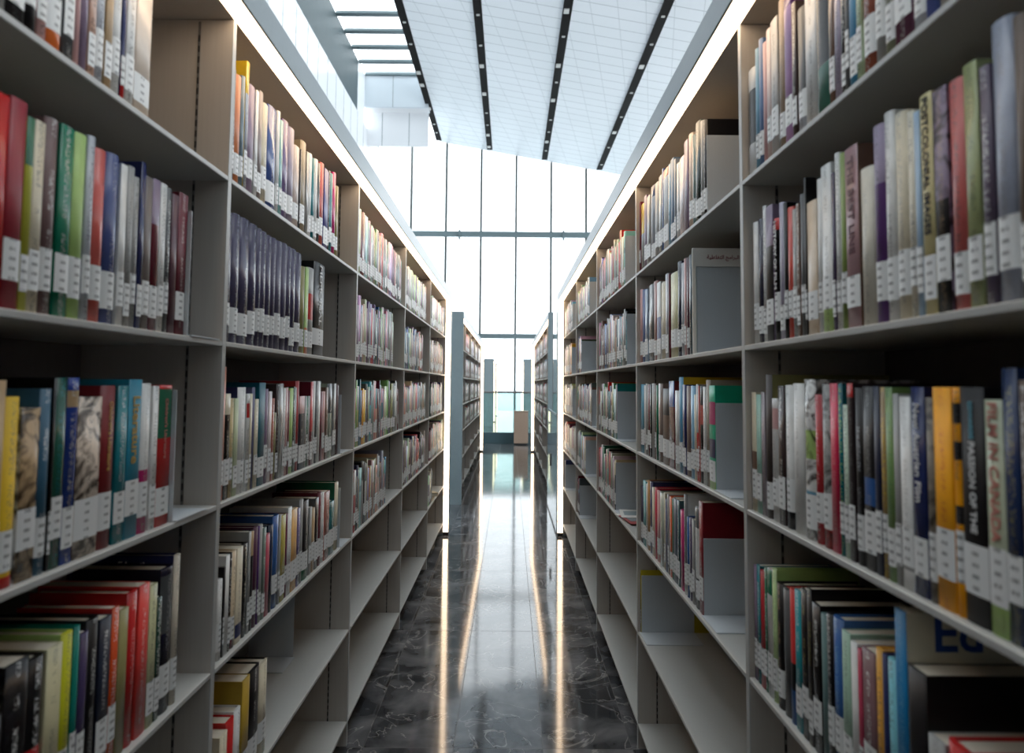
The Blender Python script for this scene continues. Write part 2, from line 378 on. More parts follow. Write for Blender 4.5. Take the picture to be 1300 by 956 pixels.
# ------------------------------------------------------------------ bookcases
def rack(side, ys, end_near, end_far, label, group=None, zoff=0):
    s = sg(side); w = W(side); y0, y1 = ys[0], ys[-1]
    root = tag(empty('bookcase', (s*(w+DEP/2), (y0+y1)/2, 0)), label, 'bookcase', group)
    X = lambda d: s*(w+d)                      # d = depth behind the shelf front
    def part(mb, name, m): return chw(mb, name, m, root)
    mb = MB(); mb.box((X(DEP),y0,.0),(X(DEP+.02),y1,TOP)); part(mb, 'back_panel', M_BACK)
    for i, y in enumerate(ys):
        mb = MB(); mb.box((X(.002),y-.008,.02),(X(DEP),y+.008,CEIL)); u = part(mb, 'upright', M_PANEL)
        if i < len(ys):
            mb = MB(); mb.box((X(.0),y-.008,.02),(X(.002),y+.008,CEIL)); part(mb, 'upright_edge', M_EDGE)
            rb = MB()
            rb.box((X(.066),y-.0095,.05),(X(.071),y-.0079,CEIL-.005)); z = .06
            r_ = chw(rb, 'slotted_rail', M_RAIL, u) if False else None
            rr = rb.build('slotted_rail', M_RAIL); rr.parent = u
            sb = MB()
            while z < CEIL-.03: sb.box((X(.0665),y-.0100,z),(X(.0705),y-.0094,z+.013)); z += .022
            ss = sb.build('slots', M_GAP); ss.parent = u
    for j in range(len(ys)-1):
        a, c = ys[j]+.0085, ys[j+1]-.0085
        for z in SH:
            mb = MB(); mb.box((X(.0),a,z-.010),(X(DEP-.001),c,z));
            for fi, f in enumerate(mb.f):
                if all(abs(mb.v[q][0]-X(.0)) < 1e-6 for q in f): mb.m[fi] = 1
            o = chw(mb, 'shelf', [M_SHELF, M_EDGE], root); bev(o, .0012)
    # plinth set back under the lowest shelf
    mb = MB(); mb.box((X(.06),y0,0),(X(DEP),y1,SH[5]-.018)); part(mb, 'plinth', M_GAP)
    # canopy, fascia and the light strip under it
    mb = MB(); mb.box((X(.0),y0,CEIL+.001),(X(DEP+.02),y1,TOP-.004)); part(mb, 'canopy', M_PANEL)
    mb = MB(); mb.box((X(-.05),y0,TOP-.004),(X(DEP+.02),y1+ (.045 if end_far else 0),TOP)); part(mb, 'canopy_top', M_FASC)
    mb = MB(); mb.box((X(-.05),y0,CEIL-.004),(X(-.045),y1+(.045 if end_far else 0),TOP-.004)); part(mb, 'fascia', M_FASC)
    mb = MB(); mb.box((X(-.045),y0,CEIL+.002),(X(-.041),y1,CEIL+.02)); part(mb, 'painted_shadow_line', M_GAP)  # dark strip drawn in for the shade line beside the light strip
    mb = MB(); mb.box((X(-.041),y0,CEIL+.001),(X(-.001),y1,CEIL+.012)); part(mb, 'light_strip', M_LED)
    if end_far:
        mb = MB(); mb.box((X(-.001),y1+.009,0),(X(DEP+.02),y1+.045,TOP-.004)); part(mb, 'end_panel', M_ENDP)
        mb = MB(); mb.box((X(-.05),y1-.004,0.0),(X(-.045),y1+.045,CEIL-.004)); part(mb, 'end_fascia', M_FASC)
        mb = MB(); mb.box((X(-.0445),y1+.004,.03),(X(-.001),y1+.016,CEIL-.0)); part(mb, 'end_light_strip', M_LED)
        mb = MB(); mb.box((X(-.045),y1+.017,0),(X(-.001),y1+.045,TOP-.004)); part(mb, 'end_back', M_ENDP)
        mb = MB(); mb.box((X(-.045),y1+.0,0),(X(-.001),y1+.016,.03)); part(mb, 'end_foot', M_GAP)
    if end_near:
        mb = MB(); mb.box((X(-.05),y0-.04,0),(X(DEP+.02),y0-.009,TOP)); part(mb, 'end_panel', M_ENDP)
    return root
YS1 = [Y0+P*k for k in range(-2, 5)]
rack('L', YS1, False, True, 'long pale grey open bookcase filling the left side of the aisle, nearest the camera')
rack('R', YS1, False, True, 'long pale grey open bookcase filling the right side of the aisle, nearest the camera')
YS2 = [7.55+P*k for k in range(0, 6)]
rack('L', YS2, True, True, 'second bookcase down the left side with blue-grey end panel, beyond the cross passage')
rack('R', YS2, True, True, 'second bookcase down the right side, behind the glass partition')
YS3 = [21.5+P*k for k in range(0, 3)]
rack('L', YS3, True, True, 'farthest left bookcase with blue-grey end panel, seen behind the glass balustrade')
rack('R', YS3, True, True, 'farthest right bookcase, seen behind the balustrade and the wooden podium')
YS4 = [26.0+P*k for k in range(0, 3)]
rack('L', YS4, True, True, 'small distant bookcase on the left beyond the farthest blue-grey end panel')

# glass partition in the cross passage on the right
gp = tag(empty('glass_partition', (WR-.055,6.8,0)), 'clear glass partition with lower half paled for a reflection, between the two right bookcases', 'partition')
xg = WR-.052
mb = MB(); mb.box((xg,6.06,1.05),(xg+.01,6.62,H+.73)); chw(mb, 'clear_pane', M_GLASS3, gp)
mb = MB(); mb.box((xg,6.06,.02),(xg+.01,7.50,1.03)); chw(mb, 'reflection_pane', M_PALE_REFL, gp)  # paler lower pane stands in for a reflection in clear glass
mb = MB(); mb.box((xg-.004,6.06,1.03),(xg+.014,7.50,1.05)); chw(mb, 'reflection_border', M_ENDP, gp)  # bar drawn along the upper border of that reflection
mb = MB(); mb.box((xg-.002,6.62,1.05),(xg+.012,6.635,H+.73)); chw(mb, 'edge_strip', M_RAIL, gp)
mb = MB(); mb.box((xg-.002,6.06,0),(xg+.012,7.50,.02)); chw(mb, 'floor_channel', M_RAIL, gp)
mb = MB(); mb.box((xg-.012,6.86,.50),(xg,6.89,.62)); bev(chw(mb, 'reflected_mark', M_GAP, gp), .003, 2)  # dark block standing in for a mark reflected in the glass

# ------------------------------------------------------------------ books
# one row = books from one end to the other: (right edge in the photo, top edge in the photo or height in metres, spine colour, options)
# bands: s=side (cover) colour, b=[(from, to, colour)] bands up the spine, t=title colour, d=depth, m=1 matt
wh,cr,gy,dg,bk,nv,mr,rd,sm,pk,tl,lb,bl,gn,lg,ol,yl,og,br,tn,pu,mv,sv,mg = (
 (214,214,212),(206,196,172),(150,150,148),(84,86,88),(17,16,19),(40,46,88),(100,30,44),(186,40,40),(196,92,84),(204,160,158),
 (24,112,122),(112,156,180),(44,88,148),(36,104,76),(160,190,112),(140,134,88),(216,178,44),(206,104,50),(112,86,72),(176,148,112),
 (96,60,120),(136,118,140),(176,180,188),(176,44,104))
NAMES = {'wh':'white','cr':'cream','gy':'grey','dg':'dark grey','bk':'black','nv':'navy','mr':'maroon','rd':'red','sm':'salmon','pk':'pink',
 'tl':'teal','lb':'light blue','bl':'blue','gn':'green','lg':'pale green','ol':'olive','yl':'yellow','og':'orange','br':'brown','tn':'tan',
 'pu':'purple','mv':'mauve','sv':'silver','mg':'magenta'}
PAL = {k: globals()[k] for k in NAMES}
ROWS = {}
def row(side, bay, r, start, items, mode='mid'): ROWS[(side,bay,r)] = (start, items, mode)

# ---- left, nearest bay
row('L',0,0,-32,[(-20,.24,'cr'),(-8,.25,'gn'),(6,.24,'gy'),(31,.245,'sv',dict(b=[(0,.3,'bk')])),(48,.24,'pk',dict(b=[(0,.25,'bk')])),(60,.235,'pk'),
 (80,.25,'gy',dict(b=[(0,.12,'og'),(.12,.5,'gy')],s='og')),(93,.24,'dg'),(101,.245,'pk'),(111,.235,'mv'),(120,.24,'sm',dict(c=(210,170,150))),(132,.25,'sv',dict(t='dg')),
 (141,.24,'tn'),(153,.24,'wh',dict(t='gy')),(158,.235,'nv',dict(b=[(0,.25,'rd')])),(169,.24,'wh',dict(t='bk')),(189,.245,'wh',dict(s='tn',c=(222,206,190)))],'bot')
row('L',0,1,-62,[(-40,.235,'dg'),(-22,.24,'tl'),(8,117,'rd'),(30,127,'mr',dict(c=(142,36,50))),(40,150,'lg',dict(b=[(.75,1,'gn')],c=(176,176,60))),(54,155,'cr',dict(t='dg')),(73,152,'br',dict(c=(104,80,80))),
 (91,161,'gn',dict(c=(16,112,84))),(109,171,'lg',dict(s='gn')),(119,174,'sv'),(134,191,'sm'),(151,197,'nv',dict(c=(66,78,128),t='sv')),(160,210,'wh'),(168,212,'gy'),
 (176,226,'gy'),(183,207,'nv'),(192,226,'br',dict(c=(110,100,96))),(202,229,'mv',dict(b=[(0,.7,'mr')])),(210,234,'wh'),(217,240,'dg'),(225,248,'mv',dict(c=(90,60,70))),(237,247,'mr')])
row('L',0,2,-66,[(-40,.255,'bl'),(-18,.26,'wh'),(3,483,'tn'),(24,504,'yl',dict(b=[(0,.06,'rd'),(.06,.12,'yl')],t='dg',m=1)),(48,518,'tn',dict(s='wh',pic=1)),(64,494,'tl',dict(c=(52,92,116))),
 (68,480,'bk'),(82,480,'gn',dict(c=(20,74,58),t='tl')),(97,480,'bl',dict(c=(28,56,140),b=[(.84,.93,'tn')],t='wh')),(127,504,'cr',dict(c=(216,200,184),s='mr',pic=1)),(147,490,'mr',dict(c=(116,30,34),T=("Children's Literature",'gold'))),
 (161,490,'tl'),(178,482,'tl',dict(c=(34,124,150),T=("Literature",'gold'))),(192,487,'wh',dict(b=[(0,.42,'mg')],t='gy')),(200,490,'wh',dict(t='dg')),(217,489,'rd',dict(b=[(.62,.97,'gn')],T=("Children's Literature",'rose')))])
row('L',0,3,-84,[(-55,.19,'bk'),(-25,.18,'tl'),(0,.175,'bk'),(33,840,'bk'),(55,834,'bk',dict(b=[(0,.5,'rd')])),(76,820,'cr',dict(c=(190,184,150))),(91,803,'yl',dict(c=(196,196,40),s='lg',t='dg')),(99,795,'tl',dict(c=(20,120,108))),
 (109,803,'pu',dict(c=(60,50,84))),(124,785,'bk'),(139,784,'nv',dict(c=(30,36,52))),(149,771,'og',dict(c=(196,76,36),s='rd')),(161,773,'ol'),(174,751,'rd',dict(t='pk')),(188,742,'rd',dict(c=(214,66,60),t='wh')),
 (198,742,'cr',dict(c=(184,184,144),t='dg')),(204,758,'gn',dict(c=(30,60,50))),(220,720,'nv',dict(c=(26,26,44),b=[(.55,.95,'dg')],t='gy')),(228,704,'cr',dict(s='nv',c=(196,186,170),d=.19))])
# ---- left, second bay
row('L',1,0,295,[(299,89,'dg'),(306.5,97,'og',dict(c=(206,124,80))),(311,98,'lb',dict(c=(110,130,140))),(315.5,75,'yl',dict(b=[(0,.75,'sv')],d=.2)),(324,110,'mv'),(328,116,'wh'),(333,117,'gy',dict(c=(130,118,116))),
 (340.5,133,'cr'),(352,138,'bl',dict(c=(58,80,136))),(355.5,142,'wh'),(359,154,'lb',dict(c=(130,180,180))),(367,155,'pu',dict(c=(108,90,130))),(374,164,'mv',dict(c=(140,130,148))),(381,187,'pk',dict(c=(196,180,172))),
 (382,190,'dg'),(389,181,'tn',dict(c=(150,134,108))),(392,194,'gy'),(396.5,196,'wh'),(400,202,'tl'),(403.5,203,'wh'),(407,208,'dg'),(411.5,208,'sm'),(417,216,'nv',dict(c=(56,60,128))),(418.7,217,'bk'),(423,221,'tl'),(426.7,220,'mg'),(429.8,237,'ol')])
vol=dict(c=(66,62,88),t='sv',set=1)
row('L',1,1,285,[(295.3,270,'dg',vol),(305.5,273,'dg',vol),(318,279,'dg',vol),(327,286,'dg',vol),(332,291,'dg',vol),(338.5,295,'dg',vol),(345,300,'dg',vol),(350.8,303,'dg',vol),(358.2,307,'dg',vol),(365,310,'dg',vol),
 (370,314,'dg',vol),(376,317,'dg',vol),(383,322,'dg',vol),(387.5,339,'ol'),(391.5,340,'lg',dict(b=[(0,.3,'og')])),(399,341,'gy',dict(b=[(.4,.7,'rd')])),(413,335.5,'bk',dict(c=(44,44,46),T=("MEMORIAL",'white')))])
row('L',1,2,279.5,[(285.7,466,'sm',dict(c=(206,128,98))),(292,500,'bk',dict(b=[(.8,1,'cr')],t='cr')),(297,506,'tn',dict(c=(198,178,134))),(302.3,506,'lg',dict(c=(176,186,150))),(312.7,492,'wh',dict(t='dg',s='nv')),(316.8,500,'wh',dict(b=[(.75,.9,'rd')])),
 (319.8,500,'cr'),(323.4,492,'nv',dict(c=(86,86,116))),(327.8,507,'cr'),(336.4,486,'tl',dict(c=(12,86,104),t='tl')),(340.8,494,'mv'),(345,497,'pk',dict(c=(214,204,204))),(348,506,'og',dict(c=(160,84,64))),(350.6,524,'ol'),
 (354,488,'br',dict(c=(62,50,48))),(359.5,487,'gy'),(362.4,493,'wh'),(365.4,492,'pk'),(367.6,496,'mr'),(372,493,'lg'),(374,491,'gn',dict(c=(30,60,50))),(376,492,'gy'),(380,484,'rd',dict(c=(156,44,46))),(386.6,503,'nv',dict(c=(34,40,58),b=[(.76,1,'pk')])),
 (389.5,503,'gy'),(391,503,'gn'),(393.8,503,'gy'),(397.6,485,'mr',dict(b=[(.4,1,'rd')])),(400.5,484,'wh'),(403.4,484,'dg'),(406.8,484,'wh'),(410,497,'mr'),(413,497,'pk'),(416.6,492,'br'),(422.8,487,'lg',dict(c=(170,184,170),b=[(.6,1,'dg')])),(427,487,'gy'),(430.5,489,'mr',dict(c=(84,54,60)))])
row('L',1,3,277,[(283,736,'wh'),(285.5,720,'bk'),(291,705,'wh'),(294,702,'bk'),(300,699,'tn',dict(c=(204,184,154),b=[(0,.16,'mr')])),(307.8,695,'cr',dict(b=[(.06,.2,'nv')])),(314.5,690,'bk',dict(t='cr')),(318,675,'gy'),(322,674,'bk',dict(b=[(.75,1,'tn')])),(327.5,669,'mr',dict(c=(80,44,66))),(329,668,'pu'),
 (333.4,666,'gy'),(337.4,670,'gn',dict(c=(96,112,104))),(342,678,'pk',dict(c=(172,66,86))),(347,666,'nv',dict(c=(30,40,62))),(354.3,654,'bl',dict(c=(54,92,150))),(356.4,654,'gy'),(362.5,654,'ol',dict(c=(160,148,64))),(365,652,'mg',dict(c=(100,30,60))),(370,644,'wh'),(377,646,'yl',dict(c=(206,158,88))),
 (381,645,'pu',dict(c=(94,84,128))),(385,634,'gy',dict(s='gy')),(392.7,635,'bk',dict(b=[(0,.14,'gn')])),(396,644,'gy'),(399.7,645,'tn'),(404.4,632,'bk',dict(s='dg')),(408.6,625,'mr'),(412,625,'wh'),(418.3,624,'br',dict(c=(136,84,74),s='sm')),(425.6,636,'tl',dict(c=(36,96,100))),(430,612,'cr',dict(s='gn',d=.2))])
row('L',1,4,278,[(288,.16,'cr'),(298,.17,'rd'),(306,.175,'wh'),(316,861,'yl',dict(c=(170,140,50))),(330,848,'bk',dict(s='bk')),(340,840,'cr',dict(s='bk'))])
# ---- right, nearest bay (from its far end towards the camera)
row('R',0,0,944.5,[(954.5,95,'wh',dict(b=[(.3,.8,'dg')],s='yl')),(959,69,'lb'),(964,57,'bl',dict(c=(96,124,164))),(969.5,61,'pk'),(975,44,'pk',dict(c=(210,190,186))),(984,31,'sv',dict(c=(180,178,176))),(992.5,7,'tn',dict(c=(156,134,112))),(1001.7,3,'wh',dict(b=[(.93,1,'pu')],s='pu',c=(190,150,196))),
 (1007.5,10,'br',dict(c=(74,60,58))),(1019,17,'sv',dict(b=[(.3,1,'dg'),(0,.3,'sv')])),(1034,.25,'wh',dict(t='bk')),(1049,.26,'gn',dict(b=[(.3,.9,'bk')],c=(60,110,96))),(1056,.25,'br'),(1065,.25,'mv',dict(c=(170,160,180))),(1070,.24,'bk'),(1075,.25,'dg'),(1084.5,.245,'bl',dict(c=(64,134,172))),
 (1091,.24,'lg',dict(c=(186,206,170))),(1107,.25,'br',dict(c=(150,84,66))),(1119,.25,'gy'),(1133,.24,'ol',dict(c=(128,132,110))),(1155,.25,'mr',dict(c=(100,60,80))),(1173,.24,'sv'),(1189,.25,'bl',dict(c=(80,96,160))),(1202,.24,'gy'),(1222,.25,'br'),(1240,.25,'wh')],'bot')
row('R',0,1,955,[(961,283,'wh'),(968,279,'nv',dict(c=(44,44,62))),(972,262,'wh'),(981,262,'mv',dict(b=[(0,.7,'bk')])),(988.4,278,'bk',dict(b=[(.9,1,'rd')],T=('HISTORY OF FILM','white'))),(994.4,258,'sv',dict(c=(170,166,184))),(998.5,258,'bk'),(1006,264,'rd',dict(c=(200,80,68))),(1011,266,'gy'),
 (1015,259,'br'),(1021.6,247,'dg'),(1024,226,'bk'),(1037,256,'tn',dict(c=(196,178,156),b=[(.12,.26,'lb')])),(1043,228,'wh'),(1055.6,210,'wh',dict(b=[(0,.2,'lg')],t='bk')),(1060,220,'pu',dict(c=(70,58,84))),(1066,195,'wh'),(1073,195,'lg',dict(c=(130,150,80))),(1090,187,'mv',dict(c=(164,130,134),s='br',T=('THE BEST LINE','maroon'))),
 (1108,214,'cr',dict(c=(206,202,188),t='gy')),(1122,160,'pu',dict(c=(150,136,162),b=[(0,.7,'pu')])),(1135,143.5,'wh'),(1152,144,'cr',dict(t='gy')),(1162,142,'cr',dict(c=(214,208,190))),(1170,142,'lb',dict(c=(150,176,200))),(1185.5,120,'cr',dict(c=(202,190,140),T=('POSTCOLONIAL IMAGES','black'))),(1204,113,'mv',dict(b=[(0,.5,'bk')],pic=1,t='tn')),
 (1225.6,102,'sm',dict(c=(190,96,92))),(1244,81,'ol',dict(c=(150,158,112),t='dg')),(1259,85,'pu',dict(c=(90,78,96))),(1287.6,27,'sv',dict(c=(158,164,180),t='gy')),(1307,20,'br',dict(c=(96,80,68))),(1330,.25,'gy'),(1358,.24,'wh'),(1390,.25,'nv')])
row('R',0,2,950,[(956,498,'cr',dict(b=[(.3,.5,'br')])),(962,501,'lg',dict(c=(150,190,176))),(967,498,'mv',dict(c=(150,140,146))),(974,476,'dg',dict(c=(64,56,54),d=.22,s='ol')),(983.5,506,'wh',dict(b=[(.75,.92,'pk')],t='gy')),(991.6,490,'br',dict(c=(56,42,42))),(1001,489,'wh',dict(b=[(0,.25,'bk')])),(1015,487,'wh',dict(t='gy')),
 (1029,482,'wh',dict(b=[(.1,.3,'lb'),(.5,.68,'lg')],AR=1,pic=1)),(1038,501,'rd',dict(c=(172,48,54),t='pk')),(1050,488,'gy',dict(b=[(0,.3,'rd')],pic=1)),(1060,487,'mg',dict(c=(204,36,76),t='pk')),(1065.5,487,'tl',dict(c=(20,94,104),t='lg')),(1072.6,514,'lg',dict(c=(196,214,196))),(1080,487,'dg',dict(b=[(.92,1,'rd')],c=(52,42,46),t='gy')),
 (1092,493,'bk',dict(t='sv')),(1106,491,'bk',dict(b=[(.35,.5,'bl')],t='gy')),(1114,491,'nv',dict(c=(24,32,56))),(1121,492,'tn',dict(c=(152,128,88),t='yl')),(1131,492,'gn',dict(c=(112,142,84),t='gn')),(1139,500,'gy'),(1154,504,'wh',dict(b=[(.1,.3,'gy')],t='gy')),(1172,492,'nv',dict(c=(34,44,90),T=('New Austrian Film','white'))),
 (1183,505,'br',dict(c=(130,122,112),pic=1)),(1207,492,'yl',dict(c=(244,168,24),t='og',m=1)),(1218,492,'yl',dict(c=(238,160,20),b=[(.84,.93,'bk'),(.68,.76,'bk'),(.4,.48,'bk'),(.15,.28,'bk')],m=1)),(1250,492,'bk',dict(T=('PASSION OF THE','white'),T2=('EDWARDS','teal'),m=1)),(1274,508,'cr',dict(c=(178,184,160),b=[(0,.16,'lg'),(.16,.34,'bk')],T=('FILM IN CANADA','rose'))),
 (1294,468,'nv',dict(c=(28,46,84),t='ol')),(1308,483,'br',dict(c=(92,76,66))),(1335,.24,'bl',dict(c=(40,60,90))),(1362,.25,'wh'),(1392,.23,'gn')])
row('R',0,3,948,[(951.7,711,'mv'),(956,711,'tl'),(961.7,718,'rd',dict(c=(156,26,36))),(964.5,714,'gn'),(971,716,'wh',dict(b=[(.8,1,'gn')],t='gy')),(975.8,716,'lg',dict(c=(184,206,150),s='lg')),(984,734,'bk',dict(t='tn')),(992.4,741,'dg',dict(s='sm')),(1000,742,'rd',dict(c=(204,58,56),b=[(0,.25,'bl'),(.25,.45,'bk')])),(1008,743,'tl',dict(c=(20,136,146))),
 (1016,742,'bk',dict(t='ol')),(1022,741,'bk',dict(t='ol')),(1033,760,'bk'),(1040,773,'lb',dict(c=(104,132,132))),(1047.5,773,'bk',dict(t='wh')),(1060.5,778,'bl',dict(c=(58,98,156),t='lb')),(1072,796,'lg',dict(c=(150,180,160))),(1081,809,'wh'),(1087,818,'mg',dict(c=(170,60,84))),(1104,820,'br',dict(c=(116,88,92))),(1113,818,'yl',dict(c=(222,164,74))),
 (1119,825,'nv'),(1131,832,'lb',dict(c=(130,196,210))),(1146,765,'bl',dict(c=(18,108,158),s='cr',ED=1,t='lb',d=.20)),(1172,846,'bk',dict(d=.22)),(1196,.17,'gy'),(1225,.18,'rd'),(1255,.17,'cr'),(1295,.18,'bk'),(1340,.17,'bl')])
# ---- right, second bay
row('R',1,0,808.5,[(810,261,'mr'),(814.6,263.5,'yl',dict(b=[(0,.55,'gy')])),(817.8,253,'mv'),(822.6,253,'gy'),(827.8,240.5,'sv',dict(b=[(.85,1,'nv')])),(833.5,236,'gy'),(837.7,227,'lb',dict(c=(140,150,158),t='dg')),(839.7,218,'bl'),(846,218,'wh',dict(b=[(.9,1,'og')])),(849,212,'lb'),(853.4,205,'bl',dict(c=(90,120,150))),
 (856,205,'lb',dict(c=(130,140,150))),(861,210,'wh'),(867,202,'wh',dict(c=(222,208,210))),(872,181,'mv'),(877.4,172.4,'pk',dict(c=(206,184,168))),(880.5,173,'lb',dict(c=(130,150,150))),(888,157,'gn',dict(c=(40,54,50),t='gy')),(892,154.6,'gy'),(896,153.6,'bk',dict(d=.21))])
row('R',1,1,809,[(811.8,370,'pk'),(815.7,370,'nv',dict(c=(70,90,140))),(819.6,369.6,'lb',dict(c=(160,176,196))),(826.7,364,'dg'),(831.4,359,'sm',dict(c=(168,120,114))),(836.4,360,'wh',dict(b=[(.2,.55,'bl')])),(842.7,360,'cr'),(846.3,349,'sv'),(848.2,349,'mr'),(858,348,'cr',dict(c=(202,200,160))),(862.8,333.5,'nv',dict(c=(30,36,58))),
 (867.5,335,'sv'),(869.8,329,'pk'),(874,328,'mr',dict(c=(74,34,50))),(877.7,324,'tl',dict(c=(24,60,76))),(881.2,319.5,'lb',dict(c=(176,200,200)))])
row('R',1,2,809.7,[(814.4,488,'lb',dict(c=(70,140,168))),(816.5,489,'wh'),(818.8,487,'gy'),(822,488,'mr'),(824.3,488,'bk'),(828.2,487,'gy'),(829.8,488,'br'),(832.2,489,'gn'),(837.7,487,'br',dict(c=(132,116,108))),(847,493.5,'br',dict(b=[(.65,1,'bk')])),(854,484,'mr',dict(b=[(.7,1,'bl')],c=(100,36,44))),(859.3,496,'wh',dict(t='bk')),
 (864.3,479,'bl',dict(c=(70,140,176),s='yl',d=.21)),(869,488.5,'nv',dict(c=(44,48,98),T=('TELETHANE','white'))),(874.5,490,'br',dict(c=(120,100,94))),(880,490,'lb',dict(c=(130,176,208))),(882.4,501,'cr'),(885.5,488,'gy',dict(b=[(0,.5,'rd')])),(887,490,'sm'),(891.5,490,'bk',dict(b=[(.6,.8,'sm')])),(895,491,'wh'),(899.6,482.5,'tn',dict(c=(150,138,124))),(907.6,489.6,'gn',dict(c=(28,166,128),b=[(.62,.84,'mg'),(.3,.48,'nv'),(0,.16,'lg')]))])
row('R',1,3,809,[(812.5,615,'pu',dict(c=(66,56,78))),(816.3,608,'lb',dict(c=(120,180,186))),(817.5,612,'wh'),(821,608,'tn',dict(c=(172,124,64))),(824,609,'nv',dict(s='nv')),(827.2,617,'cr'),(830.3,617,'rd',dict(c=(190,34,60))),(833.5,621,'pk',dict(s='mr')),(839.7,623.5,'gy',dict(c=(146,154,140))),(841.5,624,'cr'),(844.4,632,'nv'),(846.4,626,'gy'),
 (850.6,629,'og',dict(c=(206,90,50))),(852.3,632,'gn'),(857.5,632,'nv',dict(c=(34,54,76))),(860.7,634,'tl',dict(c=(60,90,96))),(866,646.5,'mg'),(870,627,'dg',dict(b=[(0,.3,'wh')],s='wh')),(872.8,655,'bl'),(877,657,'pu',dict(c=(58,46,82))),(880.5,659,'gy'),(886.8,644.4,'wh',dict(b=[(0,.3,'dg'),(.8,1,'dg')])),(892,637,'mr',dict(c=(124,24,36),d=.23))])
row('R',1,4,808.5,[(810.5,722,'bk'),(813.6,722,'yl',dict(c=(196,176,40),d=.25))])
# ---- farther bays: where the rows stand; the mix of colours is varied
ROWF = []
def far(side, bay, r, x0, x1, mix, hr=(.205,.255)): ROWF.append((side,bay,r,x0,x1,mix,hr))
light = 'wh wh sv gy pk cr wh mv gy lb'.split(); mixed = 'gy mr wh nv pk tl cr dg wh br mv sm gy'.split(); dark = 'gy br wh mr dg cr pk rd bk tn gn gy'.split()
far('L',2,0,455,509,light,(.23,.26)); far('L',2,1,452,499,'tl wh mv cr pu wh rd gy tl bl mv cr wh pk gy wh bk'.split(),(.21,.27)); far('L',2,2,449,506,'rd lg tl yl bl lb gy pk mr gy pk wh lg bk ol mv dg mr'.split()); far('L',2,3,449,491,'rd rd wh bk gy og tn gy cr br gy lb'.split(),(.2,.25))
far('L',3,0,516,541,light,(.23,.25)); far('L',3,1,515,537,'tl lb cr gy bl mv sm br'.split()); far('L',3,2,513,540,'pk gy cr dg rd wh gy tn gy'.split()); far('L',3,3,513,540,dark,(.18,.25))
far('L',4,0,548,564,light,(.22,.25)); far('L',4,1,546.5,562,dark); far('L',4,2,547,561,'dg gy cr pk gy nv'.split()); far('L',4,3,546,562,'mr gy pk cr br wh'.split()); far('L',4,4,545,549,['cr','gy'])
far('R',2,0,759,793,'nv lb pk mr tl wh wh mv cr cr wh rd sv'.split(),(.21,.26)); far('R',2,1,758,795,'cr br mr bl dg gy wh gy pk tl lb bk'.split()); far('R',2,2,758,783,dark); far('R',2,3,757,781,'rd cr gn gy sm gy bk dg bk cr'.split())
far('R',3,0,733,748,light); far('R',3,1,733,738,['mv','nv','wh','cr']); far('R',3,2,733,751,'cr br gy bl nv gy tn'.split()); far('R',3,3,733,743,'gy sv gy lb dg wh cr'.split()); far('R',3,4,733,735.5,['pk','mr'])
far('R',4,0,717.5,726.5,light); far('R',4,1,717.5,725.5,'mv cr bk yl'.split()); far('R',4,2,717.5,726.5,'cr gy br cr'.split()); far('R',4,3,717.5,731,'mv br mr cr gy sv'.split())

SPB = .010                                   # spines stand this far behind the shelf edge
books = []
def spec(side, bay, r, ya, yb, h, key, o, idx):
    o = dict(o); t = abs(yb-ya)-.0008
    if t < .003: t = .003
    col = o.get('c') or PAL[key]
    d = o.get('d') or max(.12, min(.19, h*.68)) * random.uniform(.93,1.05)
    return dict(side=side,bay=bay,r=r,y=(ya+yb)/2,t=t,h=h,key=key,col=col,o=o,d=d,idx=idx)
for (side,bay,r), (start, items, mode) in ROWS.items():
    s = sg(side); X = s*(W(side)+SPB); zs = SH[r]
    def y_at(u, top):
        Y = abs(X)/abs((u-648)/F_PX)
        for _ in range(3):
            vb = proj((X, Y, zs))[1]
            v = vb-3 if mode == 'bot' else (vb + (top if top > 2 else proj((X,Y,zs+top))[1]))/2
            Y = onX(u, v, X).y
        return Y
    prev = y_at(start, items[0][1])
    for i, it in enumerate(items):
        u, top, key = it[0], it[1], it[2]; o = it[3] if len(it) > 3 else {}
        y = y_at(u, top)
        if top > 2:
            um = (u + (items[i-1][0] if i else start))/2 if mode == 'mid' else u
            ym = (y+prev)/2
            # height: read on the vertical through the middle of the spine
            r0 = ray(0, 0); z = zs+.2
            for _ in range(6): z += (proj((X,ym,z))[1]-top)/F_PX*ym
            h = z-zs
        else: h = top
        h = max(.12, min(h, .288))
        books.append(spec(side,bay,r,prev,y,h,key,o,i)); prev = y
for k in {(q['side'],q['bay'],q['r']) for q in books}:
    L = [q for q in books if (q['side'],q['bay'],q['r']) == k]
    lo, hi = Y0+P*(k[1]-1)+.0105, Y0+P*k[1]-.0105
    a0 = min(q['y']-q['t']/2 for q in L); a1 = max(q['y']+q['t']/2 for q in L)
    b0, b1 = max(a0, lo) if k[1] else a0, min(a1, hi); f = (b1-b0)/(a1-a0)
    for q in L: q['y'] = b0+(q['y']-a0)*f; q['t'] *= f
